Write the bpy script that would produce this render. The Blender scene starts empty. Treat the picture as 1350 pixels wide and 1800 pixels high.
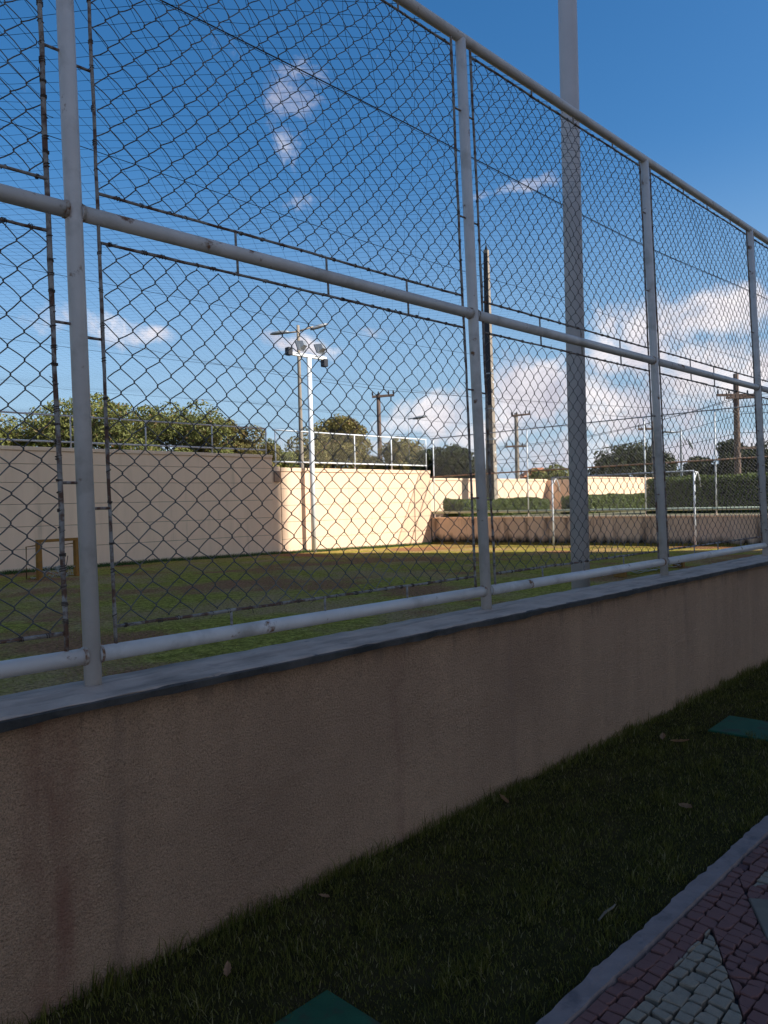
import bpy, math, random
import numpy as np
from mathutils import Matrix, Vector

random.seed(7)
rng = np.random.default_rng(11)
SC = bpy.context.scene
COL = SC.collection

# ------------------------------------------------------------------ camera
PHI, PIT, ROL = .7741, -.0102, .0256
fwd = Vector((math.cos(PHI), math.sin(PHI), 0)); rgt = Vector((math.sin(PHI), -math.cos(PHI), 0)); zup = Vector((0, 0, 1))
f2 = fwd * math.cos(PIT) + zup * math.sin(PIT)
u2 = zup * math.cos(PIT) - fwd * math.sin(PIT)
cx = rgt * math.cos(ROL) - u2 * math.sin(ROL)
cy = rgt * math.sin(ROL) + u2 * math.cos(ROL)
cam_d = bpy.data.cameras.new('camera')
cam = bpy.data.objects.new('camera', cam_d); COL.objects.link(cam)
cam_d.sensor_fit = 'VERTICAL'; cam_d.sensor_height = 36; cam_d.lens = 36 * 1352 / 1800
cam_d.clip_start = .05; cam_d.clip_end = 3000
m = Matrix((cx, cy, -f2)).transposed().to_4x4(); m.translation = (0, 0, 1.56)
cam.matrix_world = m
SC.camera = cam

# ------------------------------------------------------------------ sun and sky
SUN_AX, SUN_AY, SUN_EL = .40, -.917, math.radians(38)
sd = Vector((SUN_AX * math.cos(SUN_EL), SUN_AY * math.cos(SUN_EL), math.sin(SUN_EL))).normalized()
sl = bpy.data.lights.new('sun', 'SUN'); sl.energy = 5.0; sl.angle = math.radians(.6); sl.color = (1, .99, .95)
so = bpy.data.objects.new('sun', sl); COL.objects.link(so)
so.rotation_euler = sd.to_track_quat('Z', 'Y').to_euler(); so.location = (10, -20, 40)

W = bpy.data.worlds.new('World'); SC.world = W; W.use_nodes = True
nt = W.node_tree; nt.nodes.clear(); N = nt.nodes.new; L = nt.links.new
out = N('ShaderNodeOutputWorld'); bg = N('ShaderNodeBackground'); bg.inputs[1].default_value = .10
sky = N('ShaderNodeTexSky'); sky.sky_type = 'NISHITA'; sky.sun_disc = False
sky.sun_elevation = SUN_EL; sky.sun_rotation = math.atan2(SUN_AX, SUN_AY)
sky.altitude = 30; sky.air_density = 1.0; sky.dust_density = .9; sky.ozone_density = 2.2
tc = N('ShaderNodeTexCoord')
def wn(idn, **kw):
    n = N(idn)
    for k, v in kw.items(): setattr(n, k, v)
    return n
warp = wn('ShaderNodeTexNoise'); warp.inputs['Scale'].default_value = 9; warp.inputs['Detail'].default_value = 5
L(tc.outputs['Generated'], warp.inputs['Vector'])
wsub = wn('ShaderNodeVectorMath', operation='SUBTRACT'); L(warp.outputs['Color'], wsub.inputs[0]); wsub.inputs[1].default_value = (.5, .5, .5)
wsc = wn('ShaderNodeVectorMath', operation='SCALE'); L(wsub.outputs[0], wsc.inputs[0]); wsc.inputs['Scale'].default_value = .085
wadd = wn('ShaderNodeVectorMath', operation='ADD'); L(tc.outputs['Generated'], wadd.inputs[0]); L(wsc.outputs[0], wadd.inputs[1])
# each cloud: direction, half width, half height (radians), weight
CL = [((.566, .682, .462), .036, .046, .64), ((.567, .702, .428), .026, .040, .48), ((.602, .712, .363), .055, .016, .50),
      ((.435, .875, .216), .085, .017, .85), ((.622, .754, .205), .066, .018, .85), ((.69, .69, .22), .05, .012, .55),
      ((.826, .546, .140), .066, .052, 1.3), ((.806, .583, .095), .09, .030, 1.05), ((.885, .452, .112), .10, .054, 1.1),
      ((.904, .371, .213), .115, .034, 1.05), ((.878, .437, .180), .08, .034, .95), ((.93, .33, .145), .12, .045, 1.1),
      ((.755, .646, .106), .075, .028, 1.0), ((.774, .514, .369), .062, .011, .58), ((.66, .742, .07), .22, .026, .7), ((.90, .42, .05), .3, .035, .9), ((.40, .91, .06), .25, .03, .5)]
# unseen cumulus added round the rest of the sky to whiten the ambient light
crng = random.Random(4)
for k in range(40):
    az = math.radians(86 + k * 280 / 40 + crng.uniform(-5, 5)); el = math.radians(crng.choice((6, 8, 11, 14, 18, 24, 30, 40)) + crng.uniform(-2, 2))
    CL.append(((math.cos(az) * math.cos(el), math.sin(az) * math.cos(el), math.sin(el)), crng.uniform(.10, .22), crng.uniform(.04, .09), crng.uniform(.75, 1)))
acc = None
for d, w, h, s in CL:
    d = Vector(d).normalized()
    mp = wn('ShaderNodeMapping', vector_type='TEXTURE'); mp.inputs['Location'].default_value = d
    mp.inputs['Rotation'].default_value = (0, 0, math.atan2(d.y, d.x)); mp.inputs['Scale'].default_value = (.3, w, h)
    L(wadd.outputs[0], mp.inputs['Vector'])
    ln = wn('ShaderNodeVectorMath', operation='LENGTH'); L(mp.outputs[0], ln.inputs[0])
    mr = wn('ShaderNodeMapRange', interpolation_type='SMOOTHSTEP'); L(ln.outputs['Value'], mr.inputs['Value'])
    mr.inputs['From Min'].default_value = 1.5; mr.inputs['From Max'].default_value = .25; mr.inputs['To Min'].default_value = 0; mr.inputs['To Max'].default_value = s
    if acc is None: acc = mr.outputs[0]
    else:
        mx = wn('ShaderNodeMath', operation='MAXIMUM'); L(acc, mx.inputs[0]); L(mr.outputs[0], mx.inputs[1]); acc = mx.outputs[0]
fb = wn('ShaderNodeTexNoise'); fb.inputs['Scale'].default_value = 19; fb.inputs['Detail'].default_value = 9; fb.inputs['Roughness'].default_value = .66
L(wadd.outputs[0], fb.inputs['Vector'])
fr = wn('ShaderNodeMath', operation='MULTIPLY_ADD'); L(fb.outputs['Fac'], fr.inputs[0]); fr.inputs[1].default_value = 2.1; fr.inputs[2].default_value = -1.08
cm = wn('ShaderNodeMath', operation='ADD'); L(acc, cm.inputs[0]); L(fr.outputs[0], cm.inputs[1])
cden = wn('ShaderNodeMapRange', interpolation_type='SMOOTHSTEP'); L(cm.outputs[0], cden.inputs['Value'])
cden.inputs['From Min'].default_value = .30; cden.inputs['From Max'].default_value = 1.15; cden.inputs['To Max'].default_value = .92
cn2 = wn('ShaderNodeTexNoise'); cn2.inputs['Scale'].default_value = 11; cn2.inputs['Detail'].default_value = 4; L(wadd.outputs[0], cn2.inputs['Vector'])
cr2 = wn('ShaderNodeMapRange'); L(cn2.outputs['Fac'], cr2.inputs['Value']); cr2.inputs['From Min'].default_value = .38; cr2.inputs['From Max'].default_value = .62
ccol = wn('ShaderNodeMix', data_type='RGBA'); L(cr2.outputs[0], ccol.inputs['Factor']); ccol.inputs[6].default_value = (4.6, 4.4, 5.0, 1); ccol.inputs[7].default_value = (7.4, 6.9, 7.0, 1)
mixc = wn('ShaderNodeMix', data_type='RGBA')
L(cden.outputs[0], mixc.inputs['Factor'])
hs = wn('ShaderNodeHueSaturation'); hs.inputs['Saturation'].default_value = 1.36; L(sky.outputs[0], hs.inputs['Color'])
sz = wn('ShaderNodeSeparateXYZ'); L(tc.outputs['Generated'], sz.inputs[0])
hz = wn('ShaderNodeMapRange', interpolation_type='SMOOTHSTEP'); L(sz.outputs['Z'], hz.inputs['Value'])
hz.inputs['From Min'].default_value = .42; hz.inputs['From Max'].default_value = -.02; hz.inputs['To Max'].default_value = .88
hzm = wn('ShaderNodeMix', data_type='RGBA'); L(hz.outputs[0], hzm.inputs['Factor']); L(hs.outputs[0], hzm.inputs[6]); hzm.inputs[7].default_value = (2.7, 3.9, 5.3, 1)
L(hzm.outputs[2], mixc.inputs[6]); L(ccol.outputs[2], mixc.inputs[7])
L(mixc.outputs[2], bg.inputs[0]); L(bg.outputs[0], out.inputs[0])

SC.view_settings.view_transform = 'Standard'; SC.view_settings.look = 'None'
SC.view_settings.exposure = 0.60; SC.view_settings.gamma = 1; SC.view_settings.use_curve_mapping = False

# ------------------------------------------------------------------ materials
MATS = {}
def mat(name, col, rough=.8, var=0, vscale=6, bump=0, bscale=60, col2=None, c2scale=3, c2lo=.5, c2hi=.7, metal=0, stretch=None,
        col3=None, c3scale=1, c3lo=.5, c3hi=.65, bdist=.01, island=0, transl=0, spec=.3, cstretch=None, speck=0, grain=0, skirt=None, drips=None, stains=()):
    mt = bpy.data.materials.new(name); mt.use_nodes = True
    t = mt.node_tree; P = t.nodes['Principled BSDF']
    P.inputs['Roughness'].default_value = rough; P.inputs['Metallic'].default_value = metal; P.inputs['Specular IOR Level'].default_value = spec
    tcn = t.nodes.new('ShaderNodeTexCoord')
    def noise(sc, det=4, st=None):
        n = t.nodes.new('ShaderNodeTexNoise'); n.inputs['Scale'].default_value = sc; n.inputs['Detail'].default_value = det; n.inputs['Roughness'].default_value = .6
        if st:
            mp = t.nodes.new('ShaderNodeMapping'); mp.inputs['Scale'].default_value = st
            t.links.new(tcn.outputs['Object'], mp.inputs[0]); t.links.new(mp.outputs[0], n.inputs['Vector'])
        else: t.links.new(tcn.outputs['Object'], n.inputs['Vector'])
        return n.outputs['Fac']
    def mixn(fac, a, b):
        x = t.nodes.new('ShaderNodeMix'); x.data_type = 'RGBA'
        t.links.new(fac, x.inputs['Factor'])
        if isinstance(a, tuple): x.inputs[6].default_value = (*a, 1)
        else: t.links.new(a, x.inputs[6])
        if isinstance(b, tuple): x.inputs[7].default_value = (*b, 1)
        else: t.links.new(b, x.inputs[7])
        return x.outputs[2]
    def ramp(fac, lo, hi):
        r = t.nodes.new('ShaderNodeMapRange'); r.inputs['From Min'].default_value = lo; r.inputs['From Max'].default_value = hi
        t.links.new(fac, r.inputs['Value']); return r.outputs[0]
    c = tuple(col)
    if var:
        n = ramp(noise(vscale, 6, stretch), .3, .7)
        c = mixn(n, tuple(v * (1 - var) for v in col), tuple(min(1, v * (1 + var)) for v in col))
    if island:
        g = t.nodes.new('ShaderNodeNewGeometry')
        cr = t.nodes.new('ShaderNodeValToRGB'); e = cr.color_ramp.elements
        e[0].color = (*[v * (1 - island) for v in col], 1); e[1].color = (*(col2 if col2 else [v * (1 + island) for v in col]), 1)
        if col3:
            k = e.new(.86); k.color = (*col, 1); e[2].color = (*col3, 1); e[0].color = (*[v * (1 - island) for v in col], 1)
            k2 = e.new(.5); k2.color = (*(col2 if col2 else col), 1)
        t.links.new(g.outputs['Random Per Island'], cr.inputs[0]); c = cr.outputs[0]
    elif col2: c = mixn(ramp(noise(c2scale, 6, cstretch), c2lo, c2hi), c, tuple(col2))
    if col3 and not island: c = mixn(ramp(noise(c3scale, 5, stretch), c3lo, c3hi), c, tuple(col3))
    if speck:   # sandy grain and pits
        vz = t.nodes.new('ShaderNodeTexVoronoi'); vz.inputs['Scale'].default_value = 240; t.links.new(tcn.outputs['Object'], vz.inputs['Vector'])
        pit = ramp(vz.outputs['Distance'], .12, .62)
        fine = ramp(noise(210, 3), .36, .64)
        mm = t.nodes.new('ShaderNodeMath'); mm.operation = 'MULTIPLY'; t.links.new(pit, mm.inputs[0]); t.links.new(fine, mm.inputs[1])
        mulc = t.nodes.new('ShaderNodeMix'); mulc.data_type = 'RGBA'; mulc.blend_type = 'MULTIPLY'; mulc.inputs['Factor'].default_value = 1
        t.links.new(c, mulc.inputs[6]); t.links.new(mixn(mm.outputs[0], (1.12, 1.12, 1.12), (1 - speck * 1.4,) * 3), mulc.inputs[7]); c = mulc.outputs[2]
    if grain:   # tufts and thin spots
        gm = t.nodes.new('ShaderNodeMix'); gm.data_type = 'RGBA'; gm.blend_type = 'MULTIPLY'; gm.inputs['Factor'].default_value = 1
        t.links.new(c, gm.inputs[6]); t.links.new(mixn(ramp(noise(grain, 7), .32, .68), (.42, .42, .42), (1.45, 1.4, 1.3)), gm.inputs[7]); c = gm.outputs[2]
    if drips or stains:
        sx = t.nodes.new('ShaderNodeSeparateXYZ'); t.links.new(tcn.outputs['Object'], sx.inputs[0])
    if drips:   # dirty runs under the cap, longer where more water comes down
        ad = t.nodes.new('ShaderNodeMath'); ad.operation = 'MULTIPLY_ADD'; t.links.new(noise(1.0, 6, (11, 11, .25)), ad.inputs[0]); ad.inputs[1].default_value = .62; t.links.new(sx.outputs['Z'], ad.inputs[2])
        c = mixn(ramp(ad.outputs[0], drips[0] + .27, drips[0] + .50), c, drips[1])
    for (px_, hw, colr, stg) in stains:   # rusty runs, each with its own wobbling outline
        wob = t.nodes.new('ShaderNodeMath'); wob.operation = 'MULTIPLY_ADD'; t.links.new(noise(2.4, 5, (.6, .6, 2.2)), wob.inputs[0]); wob.inputs[1].default_value = hw * 3; t.links.new(sx.outputs['X'], wob.inputs[2])
        sb = t.nodes.new('ShaderNodeMath'); sb.operation = 'SUBTRACT'; t.links.new(wob.outputs[0], sb.inputs[0]); sb.inputs[1].default_value = px_ + hw * 1.5
        ab_ = t.nodes.new('ShaderNodeMath'); ab_.operation = 'ABSOLUTE'; t.links.new(sb.outputs[0], ab_.inputs[0])
        e_ = ramp(ab_.outputs[0], hw * 1.3, 0); g_ = ramp(noise(5, 6, (3, 3, .5)), .30, .62)
        m1 = t.nodes.new('ShaderNodeMath'); m1.operation = 'MULTIPLY'; t.links.new(e_, m1.inputs[0]); t.links.new(g_, m1.inputs[1])
        m2 = t.nodes.new('ShaderNodeMath'); m2.operation = 'MULTIPLY'; t.links.new(m1.outputs[0], m2.inputs[0]); m2.inputs[1].default_value = stg
        c = mixn(m2.outputs[0], c, colr)
    if skirt:   # mould creeping up from the ground, ragged upper edge
        sx = t.nodes.new('ShaderNodeSeparateXYZ'); t.links.new(tcn.outputs['Object'], sx.inputs[0])
        ad = t.nodes.new('ShaderNodeMath'); ad.operation = 'MULTIPLY_ADD'; t.links.new(noise(1.3, 6, (3, 3, .6)), ad.inputs[0]); ad.inputs[1].default_value = -skirt[1]; t.links.new(sx.outputs['Z'], ad.inputs[2])
        c = mixn(ramp(ad.outputs[0], skirt[0] + .12, skirt[0] - .12), c, skirt[2])
    if isinstance(c, tuple): P.inputs['Base Color'].default_value = (*c, 1)
    else: t.links.new(c, P.inputs['Base Color'])
    if bump:
        b = t.nodes.new('ShaderNodeBump'); b.inputs['Strength'].default_value = bump; b.inputs['Distance'].default_value = bdist
        t.links.new(noise(bscale, 5), b.inputs['Height']); t.links.new(b.outputs[0], P.inputs['Normal'])
    if transl:
        tr = t.nodes.new('ShaderNodeBsdfTranslucent'); ms = t.nodes.new('ShaderNodeMixShader'); ms.inputs[0].default_value = transl
        if isinstance(c, tuple): tr.inputs[0].default_value = (*c, 1)
        else: t.links.new(c, tr.inputs[0])
        o = t.nodes['Material Output']
        t.links.new(P.outputs[0], ms.inputs[1]); t.links.new(tr.outputs[0], ms.inputs[2]); t.links.new(ms.outputs[0], o.inputs[0])
    MATS[name] = mt
    return mt

M_pipe = mat('white_pipe_paint', (.64, .545, .48), .45, .07, 9, .12, 90, (.38, .31, .25), 5, .52, .75, col3=(.20, .085, .035), c3scale=11, c3lo=.63, c3hi=.70)
M_rod = mat('weathered_rod_paint', (.30, .25, .21), .6, .3, 30, .4, 200, (.13, .06, .035), 18, .46, .58)
M_weld = mat('rust_bitten_weld', (.44, .35, .28), .65, .2, 30, .4, 120, (.20, .085, .035), 26, .46, .60)
M_wire = mat('coated_wire', (.105, .086, .074), .5, .3, 14, col2=(.19, .16, .135), c2scale=2.2, c2lo=.48, c2hi=.62)
M_tie = mat('rusty_tie_wire', (.09, .06, .045), .75, .3, 40)
M_net = mat('nylon_net_cord', (.015, .02, .055), .6)
M_cable = mat('steel_cable', (.05, .05, .055), .55, .2, 10)
M_mast = mat('mast_paint', (.57, .49, .46), .5, .05, 3, .08, 60, (.45, .43, .40), 2.5, .6, .8)
M_stucco = mat('near_stucco', (.53, .295, .168), .92, .10, 1.6, 1.0, 120, (.43, .235, .135), .9, .45, .7, stretch=(5, 5, .45), col3=(.17, .095, .065), c3scale=1.5, c3lo=.68, c3hi=.86, bdist=.014, speck=.36, drips=(.92, (.13, .085, .065)), stains=((.98, .085, (.27, .10, .06), .75), (1.19, .03, (.20, .11, .075), .5), (3.45, .035, (.30, .165, .11), .3), (5.71, .035, (.30, .165, .11), .3), (2.55, .05, (.27, .12, .075), .45)))
M_cap = mat('cap_paint', (.47, .33, .25), .8, .18, 7, .5, 60, (.23, .165, .125), 4, .50, .72, cstretch=(.6, 3, 1), col3=(.12, .11, .11), c3scale=9, c3lo=.66, c3hi=.76, bdist=.006)
M_cream = mat('cream_wall_paint', (.89, .60, .39), .9, .05, 1.2, .35, 70, (.77, .51, .325), 1.0, .52, .8, cstretch=(3, 3, .5), bdist=.006, stretch=(2.6, 2.6, .22), col3=(.50, .35, .24), c3scale=1.4, c3lo=.60, c3hi=.84)
M_ret = mat('stained_retaining_paint', (.60, .43, .30), .92, .08, 1.5, .4, 60, (.13, .085, .06), .55, .53, .66, cstretch=(3.2, 3.2, .35), bdist=.006, skirt=(-.22, .72, (.022, .02, .014)))
M_joint = mat('mortar_joint', (.34, .26, .20), .95)
M_concrete = mat('pole_concrete', (.30, .24, .18), .9, .15, 2, .4, 30, (.26, .22, .18), 1.2, .5, .7)
M_white = mat('white_enamel', (.78, .77, .74), .45, .04, 3)
M_rust = mat('rusted_pipe', (.36, .22, .14), .8, .25, 6)
M_dark = mat('dark_casting', (.03, .03, .035), .6)
M_wood = mat('weathered_pole_timber', (.15, .10, .075), .9, .3, 3, .3, 20, stretch=(8, 8, .6))
M_ochre = mat('ochre_painted_timber', (.30, .13, .022), .65, .18, 8, .3, 60, (.22, .12, .05), 9, .58, .7)
M_glass = bpy.data.materials.new('lamp_glass'); M_glass.use_nodes = True
M_glass.node_tree.nodes['Principled BSDF'].inputs['Base Color'].default_value = (.16, .17, .18, 1); M_glass.node_tree.nodes['Principled BSDF'].inputs['Roughness'].default_value = .12
M_alu = mat('lamp_aluminium', (.30, .31, .32), .45, .1, 8, metal=.3)
M_bark = mat('bark', (.13, .095, .07), .95, .3, 6, .5, 25)
M_soil = mat('soil_under_lawn', (.042, .032, .012), 1, .4, 10, .6, 60, (.06, .04, .018), 3, .5, .7, spec=0)
M_blade = mat('lawn_blade', (.105, .100, .020), .8, island=.5, col2=(.20, .165, .036), col3=(.42, .31, .14), transl=.25, spec=0)
M_field = mat('worn_field_turf', (.34, .275, .060), 1, .5, 7, 1.0, 45, (.42, .265, .12), .45, .46, .60, spec=0, grain=22, col3=(.34, .165, .085), c3scale=.35, c3lo=.52, c3hi=.60, bdist=.03)
M_fblade = mat('field_blade', (.29, .235, .038), .9, island=.5, col2=(.42, .33, .08), col3=(.58, .42, .18), transl=.25, spec=0)
M_ground = mat('open_ground', (.13, .115, .06), 1, .3, .2, col2=(.10, .10, .09), c2scale=.05)
M_kerb = mat('kerb_paint', (.265, .185, .158), .85, .15, 12, .5, 70, (.12, .09, .085), 7, .55, .72, bdist=.006)
M_redst = mat('red_cobble', (.145, .058, .048), .85, .25, 30, .5, 120, island=.5, col2=(.21, .088, .068), col3=(.10, .042, .042), bdist=.004)
M_whst = mat('white_cobble', (.30, .215, .145), .85, .2, 30, .5, 120, (.20, .145, .10), 9, .5, .7, bdist=.004)
M_grout = mat('paving_sand', (.035, .028, .026), 1, .3, 40)
M_slab = mat('concrete_slab', (.19, .14, .10), .9, .15, 14, .5, 90, bdist=.004)
M_teal = mat('green_paver_paint', (.020, .080, .036), .85, .2, 9, .4, 90, (.03, .055, .035), 6, .55, .7, bdist=.004, col3=(.05, .04, .022), c3scale=7, c3lo=.54, c3hi=.68)
M_leafbr = mat('dry_leaf', (.34, .17, .085), .8, .3, 30, transl=.2)
M_facade = mat('apartment_render', (.66, .58, .47), .9, .05, .5)
M_pane = mat('dark_window_glass', (.03, .04, .05), .1, spec=.5)
M_roof = mat('clay_roof', (.45, .17, .08), .85, .2, 3)
def leafmat(n, a, b, c): return mat(n, a, .6, island=.45, col2=b, col3=c, transl=.3)
M_lf1 = leafmat('broad_leaf', (.14, .155, .034), (.24, .235, .055), (.27, .16, .07))
M_lf2 = leafmat('dry_leaf_crown', (.19, .16, .042), (.29, .235, .068), (.30, .15, .07))
M_lf3 = leafmat('dark_leaf', (.036, .045, .016), (.055, .065, .020), (.075, .075, .03))
M_hedge = leafmat('hedge_leaf', (.10, .14, .028), (.16, .19, .042), (.20, .21, .065))
M_hcore = mat('hedge_inside', (.018, .022, .010), 1)

# ------------------------------------------------------------------ mesh helpers
class MB:
    def __init__(s): s.v = []; s.f4 = []; s.f3 = []; s.ng = []; s.n = 0
    def add(s, v, q=None, t=None):
        v = np.asarray(v, float).reshape(-1, 3)
        if q is not None and len(q): s.f4.append(np.asarray(q, int).reshape(-1, 4) + s.n)
        if t is not None and len(t): s.f3.append(np.asarray(t, int).reshape(-1, 3) + s.n)
        s.v.append(v); s.n += len(v); return s
    def box(s, a, b, M=None):
        (x0, y0, z0), (x1, y1, z1) = a, b
        v = np.array([(x0, y0, z0), (x1, y0, z0), (x1, y1, z0), (x0, y1, z0), (x0, y0, z1), (x1, y0, z1), (x1, y1, z1), (x0, y1, z1)], float)
        if M is not None: v = v @ np.array(M.to_3x3()).T + np.array(M.translation)
        return s.add(v, [(0, 3, 2, 1), (4, 5, 6, 7), (0, 1, 5, 4), (1, 2, 6, 5), (2, 3, 7, 6), (3, 0, 4, 7)])
    def tubes(s, P, r, n=4, caps=False):
        """P: (N,M,3) array of N polylines with M points; r scalar, (N,) or (N,M)"""
        P = np.asarray(P, float)
        if P.ndim == 2: P = P[None]
        Nn, Mm, _ = P.shape
        T = np.gradient(P, axis=1); T /= np.linalg.norm(T, axis=2, keepdims=True) + 1e-12
        ref = np.zeros_like(T); mx = np.abs(T[:, :, 2]).mean(1) > .8
        ref[~mx] = (0, 0, 1); ref[mx] = (0, 1, 0)
        U = np.cross(T, ref); U /= np.linalg.norm(U, axis=2, keepdims=True) + 1e-12
        V = np.cross(T, U)
        r = np.asarray(r, float)
        if r.ndim == 1: r = r[:, None]
        R = np.broadcast_to(r, (Nn, Mm))[:, :, None]
        ring = [P + R * (math.cos(2 * math.pi * k / n) * U + math.sin(2 * math.pi * k / n) * V) for k in range(n)]
        v = np.stack(ring, 2)
        idx = np.arange(Nn * Mm * n).reshape(Nn, Mm, n)
        a = idx[:, :-1, :]; b = idx[:, 1:, :]
        q = np.stack([a, np.roll(a, -1, 2), np.roll(b, -1, 2), b], -1).reshape(-1, 4)
        base = s.n
        s.add(v, q)
        if caps:
            for i in range(Nn):
                s.ng.append([int(base + j) for j in idx[i, 0, ::-1]]); s.ng.append([int(base + j) for j in idx[i, -1]])
        return s
    def tube(s, pts, r, n=10, caps=True): return s.tubes(np.asarray(pts, float)[None], np.asarray(r, float)[None] if np.ndim(r) else r, n, caps)
    def prism(s, poly, z0, z1, bev=0, ins=0):
        """poly: list of xy; straight sides to z1-bev then inset top"""
        n = len(poly); p = np.array(poly, float); c = p.mean(0)
        d = c - p; ln = np.linalg.norm(d, axis=1, keepdims=True); pi = p + d / ln * np.minimum(ins, ln * .4)
        base = s.n
        v = [np.c_[p, np.full(n, z0)], np.c_[p, np.full(n, z1 - bev)]]
        if bev: v.append(np.c_[pi, np.full(n, z1)])
        s.add(np.concatenate(v))
        q = []
        for k in range(len(v) - 1):
            for i in range(n):
                j = (i + 1) % n; q.append((base + k * n + i, base + k * n + j, base + (k + 1) * n + j, base + (k + 1) * n + i))
        s.f4.append(np.array(q)); s.ng.append([base + (len(v) - 1) * n + i for i in range(n)])
        return s
    def mesh(s, name, mat=None, smooth=False):
        me = bpy.data.meshes.new(name)
        V = np.concatenate(s.v)
        q = np.concatenate(s.f4) if s.f4 else np.zeros((0, 4), int)
        t = np.concatenate(s.f3) if s.f3 else np.zeros((0, 3), int)
        loops = np.concatenate([q.ravel(), t.ravel()] + [np.array(g) for g in s.ng]).astype(np.int32)
        tot = np.concatenate([np.full(len(q), 4), np.full(len(t), 3), np.array([len(g) for g in s.ng], int)]).astype(np.int32)
        st = np.concatenate([[0], np.cumsum(tot)[:-1]]).astype(np.int32)
        me.vertices.add(len(V)); me.vertices.foreach_set('co', V.astype(np.float32).ravel())
        me.loops.add(len(loops)); me.loops.foreach_set('vertex_index', loops)
        me.polygons.add(len(tot)); me.polygons.foreach_set('loop_start', st); me.polygons.foreach_set('loop_total', tot)
        me.update(calc_edges=True); me.validate()
        me.polygons.foreach_set('use_smooth', np.full(len(me.polygons), bool(smooth)))
        if mat: me.materials.append(mat)
        return me
    def build(s, name, mat, parent=None, smooth=False, loc=None, kind=None):
        return obj(name, s.mesh(name, mat, smooth), parent, loc, kind)
def obj(name, me, parent=None, loc=None, kind=None):
    o = bpy.data.objects.new(name, me); COL.objects.link(o)
    if parent is not None: o.parent = parent
    if loc is not None: o.location = loc
    if kind: o['kind'] = kind
    return o
def tag(o, label, cat, group=None):
    o['label'] = label; o['category'] = cat
    if group: o['group'] = group
    return o
def thing(name, label, cat, loc, group=None, rz=0):
    o = bpy.data.objects.new(name, None); COL.objects.link(o); o.location = loc; o.rotation_euler = (0, 0, rz)
    o.empty_display_size = .2
    return tag(o, label, cat, group)
def rbox(a, b, r=.01):
    """box with chamfered edges"""
    x0, y0, z0 = a; x1, y1, z1 = b
    mb = MB(); V = []; 
    for (lo, hi, zz) in ((r, r, z0), (0, 0, z0 + r), (0, 0, z1 - r), (r, r, z1)):
        V += [(x0 + lo, y0 + lo, zz), (x1 - lo, y0 + lo, zz), (x1 - lo, y1 - lo, zz), (x0 + lo, y1 - lo, zz)]
    q = [(3, 2, 1, 0), (12, 13, 14, 15)]
    for k in range(3):
        for i in range(4): j = (i + 1) % 4; q.append((k * 4 + i, k * 4 + j, k * 4 + 4 + j, k * 4 + 4 + i))
    return mb.add(V, q)

def zg(x, y):   # field level: falls a little towards the far corner
    a = np.clip((np.asarray(x) - 12) / 12.5, 0, 1); b = np.clip((np.asarray(y) - 9) / 12, 0, 1)
    return -.16 * a * b

# ------------------------------------------------------------------ setting: ground, field, terrace
g = MB().add([(-900, -900, -.35), (1500, -900, -.35), (1500, 1500, -.35), (-900, 1500, -.35)], [(0, 1, 2, 3)]).build('ground', M_ground); g['kind'] = 'structure'
xs = np.linspace(-14, 24.5, 120); ys = np.linspace(2.66, 21.2, 60)
X, Y = np.meshgrid(xs, ys); Z = zg(X, Y) + .012 * np.sin(X * 1.7 + Y * .6) * np.sin(Y * 1.3) + rng.normal(0, .004, X.shape)
i = np.arange(X.size).reshape(X.shape)
q = np.stack([i[:-1, :-1], i[:-1, 1:], i[1:, 1:], i[1:, :-1]], -1)
field = MB().add(np.stack([X, Y, Z], -1), q).build('playing_field', M_field, smooth=True); field['kind'] = 'structure'
lawn = MB().add([(-6, 1.285, 0), (28, 1.285, 0), (28, 2.45, 0), (-6, 2.45, 0)], [(0, 1, 2, 3)]).build('lawn_strip', M_soil); lawn['kind'] = 'structure'
terr = MB().box((24.66, -2, -.34), (160, 60, .93)).build('terrace', M_ground); terr['kind'] = 'structure'
pathg = MB().add([(-6, -2.4, -.012), (28, -2.4, -.012), (28, 1.22, -.012), (-6, 1.22, -.012)], [(0, 1, 2, 3)]).build('paved_path', M_grout); pathg['kind'] = 'structure'
fc = MB().add([(-60, -22, -.018), (60, -22, -.018), (60, -2.4, -.018), (-60, -2.4, -.018)], [(0, 1, 2, 3)]).build('bounce_ground', mat('warm_bounce_ground', (.20, .12, .085), .95, .2, 5, spec=.1)); fc['kind'] = 'structure'  # unseen ground added behind the viewer, tinted warm to bounce light onto the wall
kx = np.linspace(-4, 14, 600); ke = 1.290 + .003 * np.sin(kx * 9) + .0025 * np.sin(kx * 31 + 1) + rng.normal(0, .0022, 600)
ki = 1.215 + rng.normal(0, .001, 600)
v = np.concatenate([np.c_[kx, ke, np.full(600, -.02)], np.c_[kx, ke - .004, .017 + rng.normal(0, .0012, 600)], np.c_[kx, ki + .006, .018 + rng.normal(0, .0012, 600)], np.c_[kx, ki, np.full(600, -.02)]])
a = np.arange(599); q = np.concatenate([np.c_[a + k * 600, a + k * 600 + 600, a + k * 600 + 601, a + k * 600 + 1] for k in range(3)])
kerb = MB().add(v, q).build('kerb', M_kerb, smooth=False); kerb['kind'] = 'structure'

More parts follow.
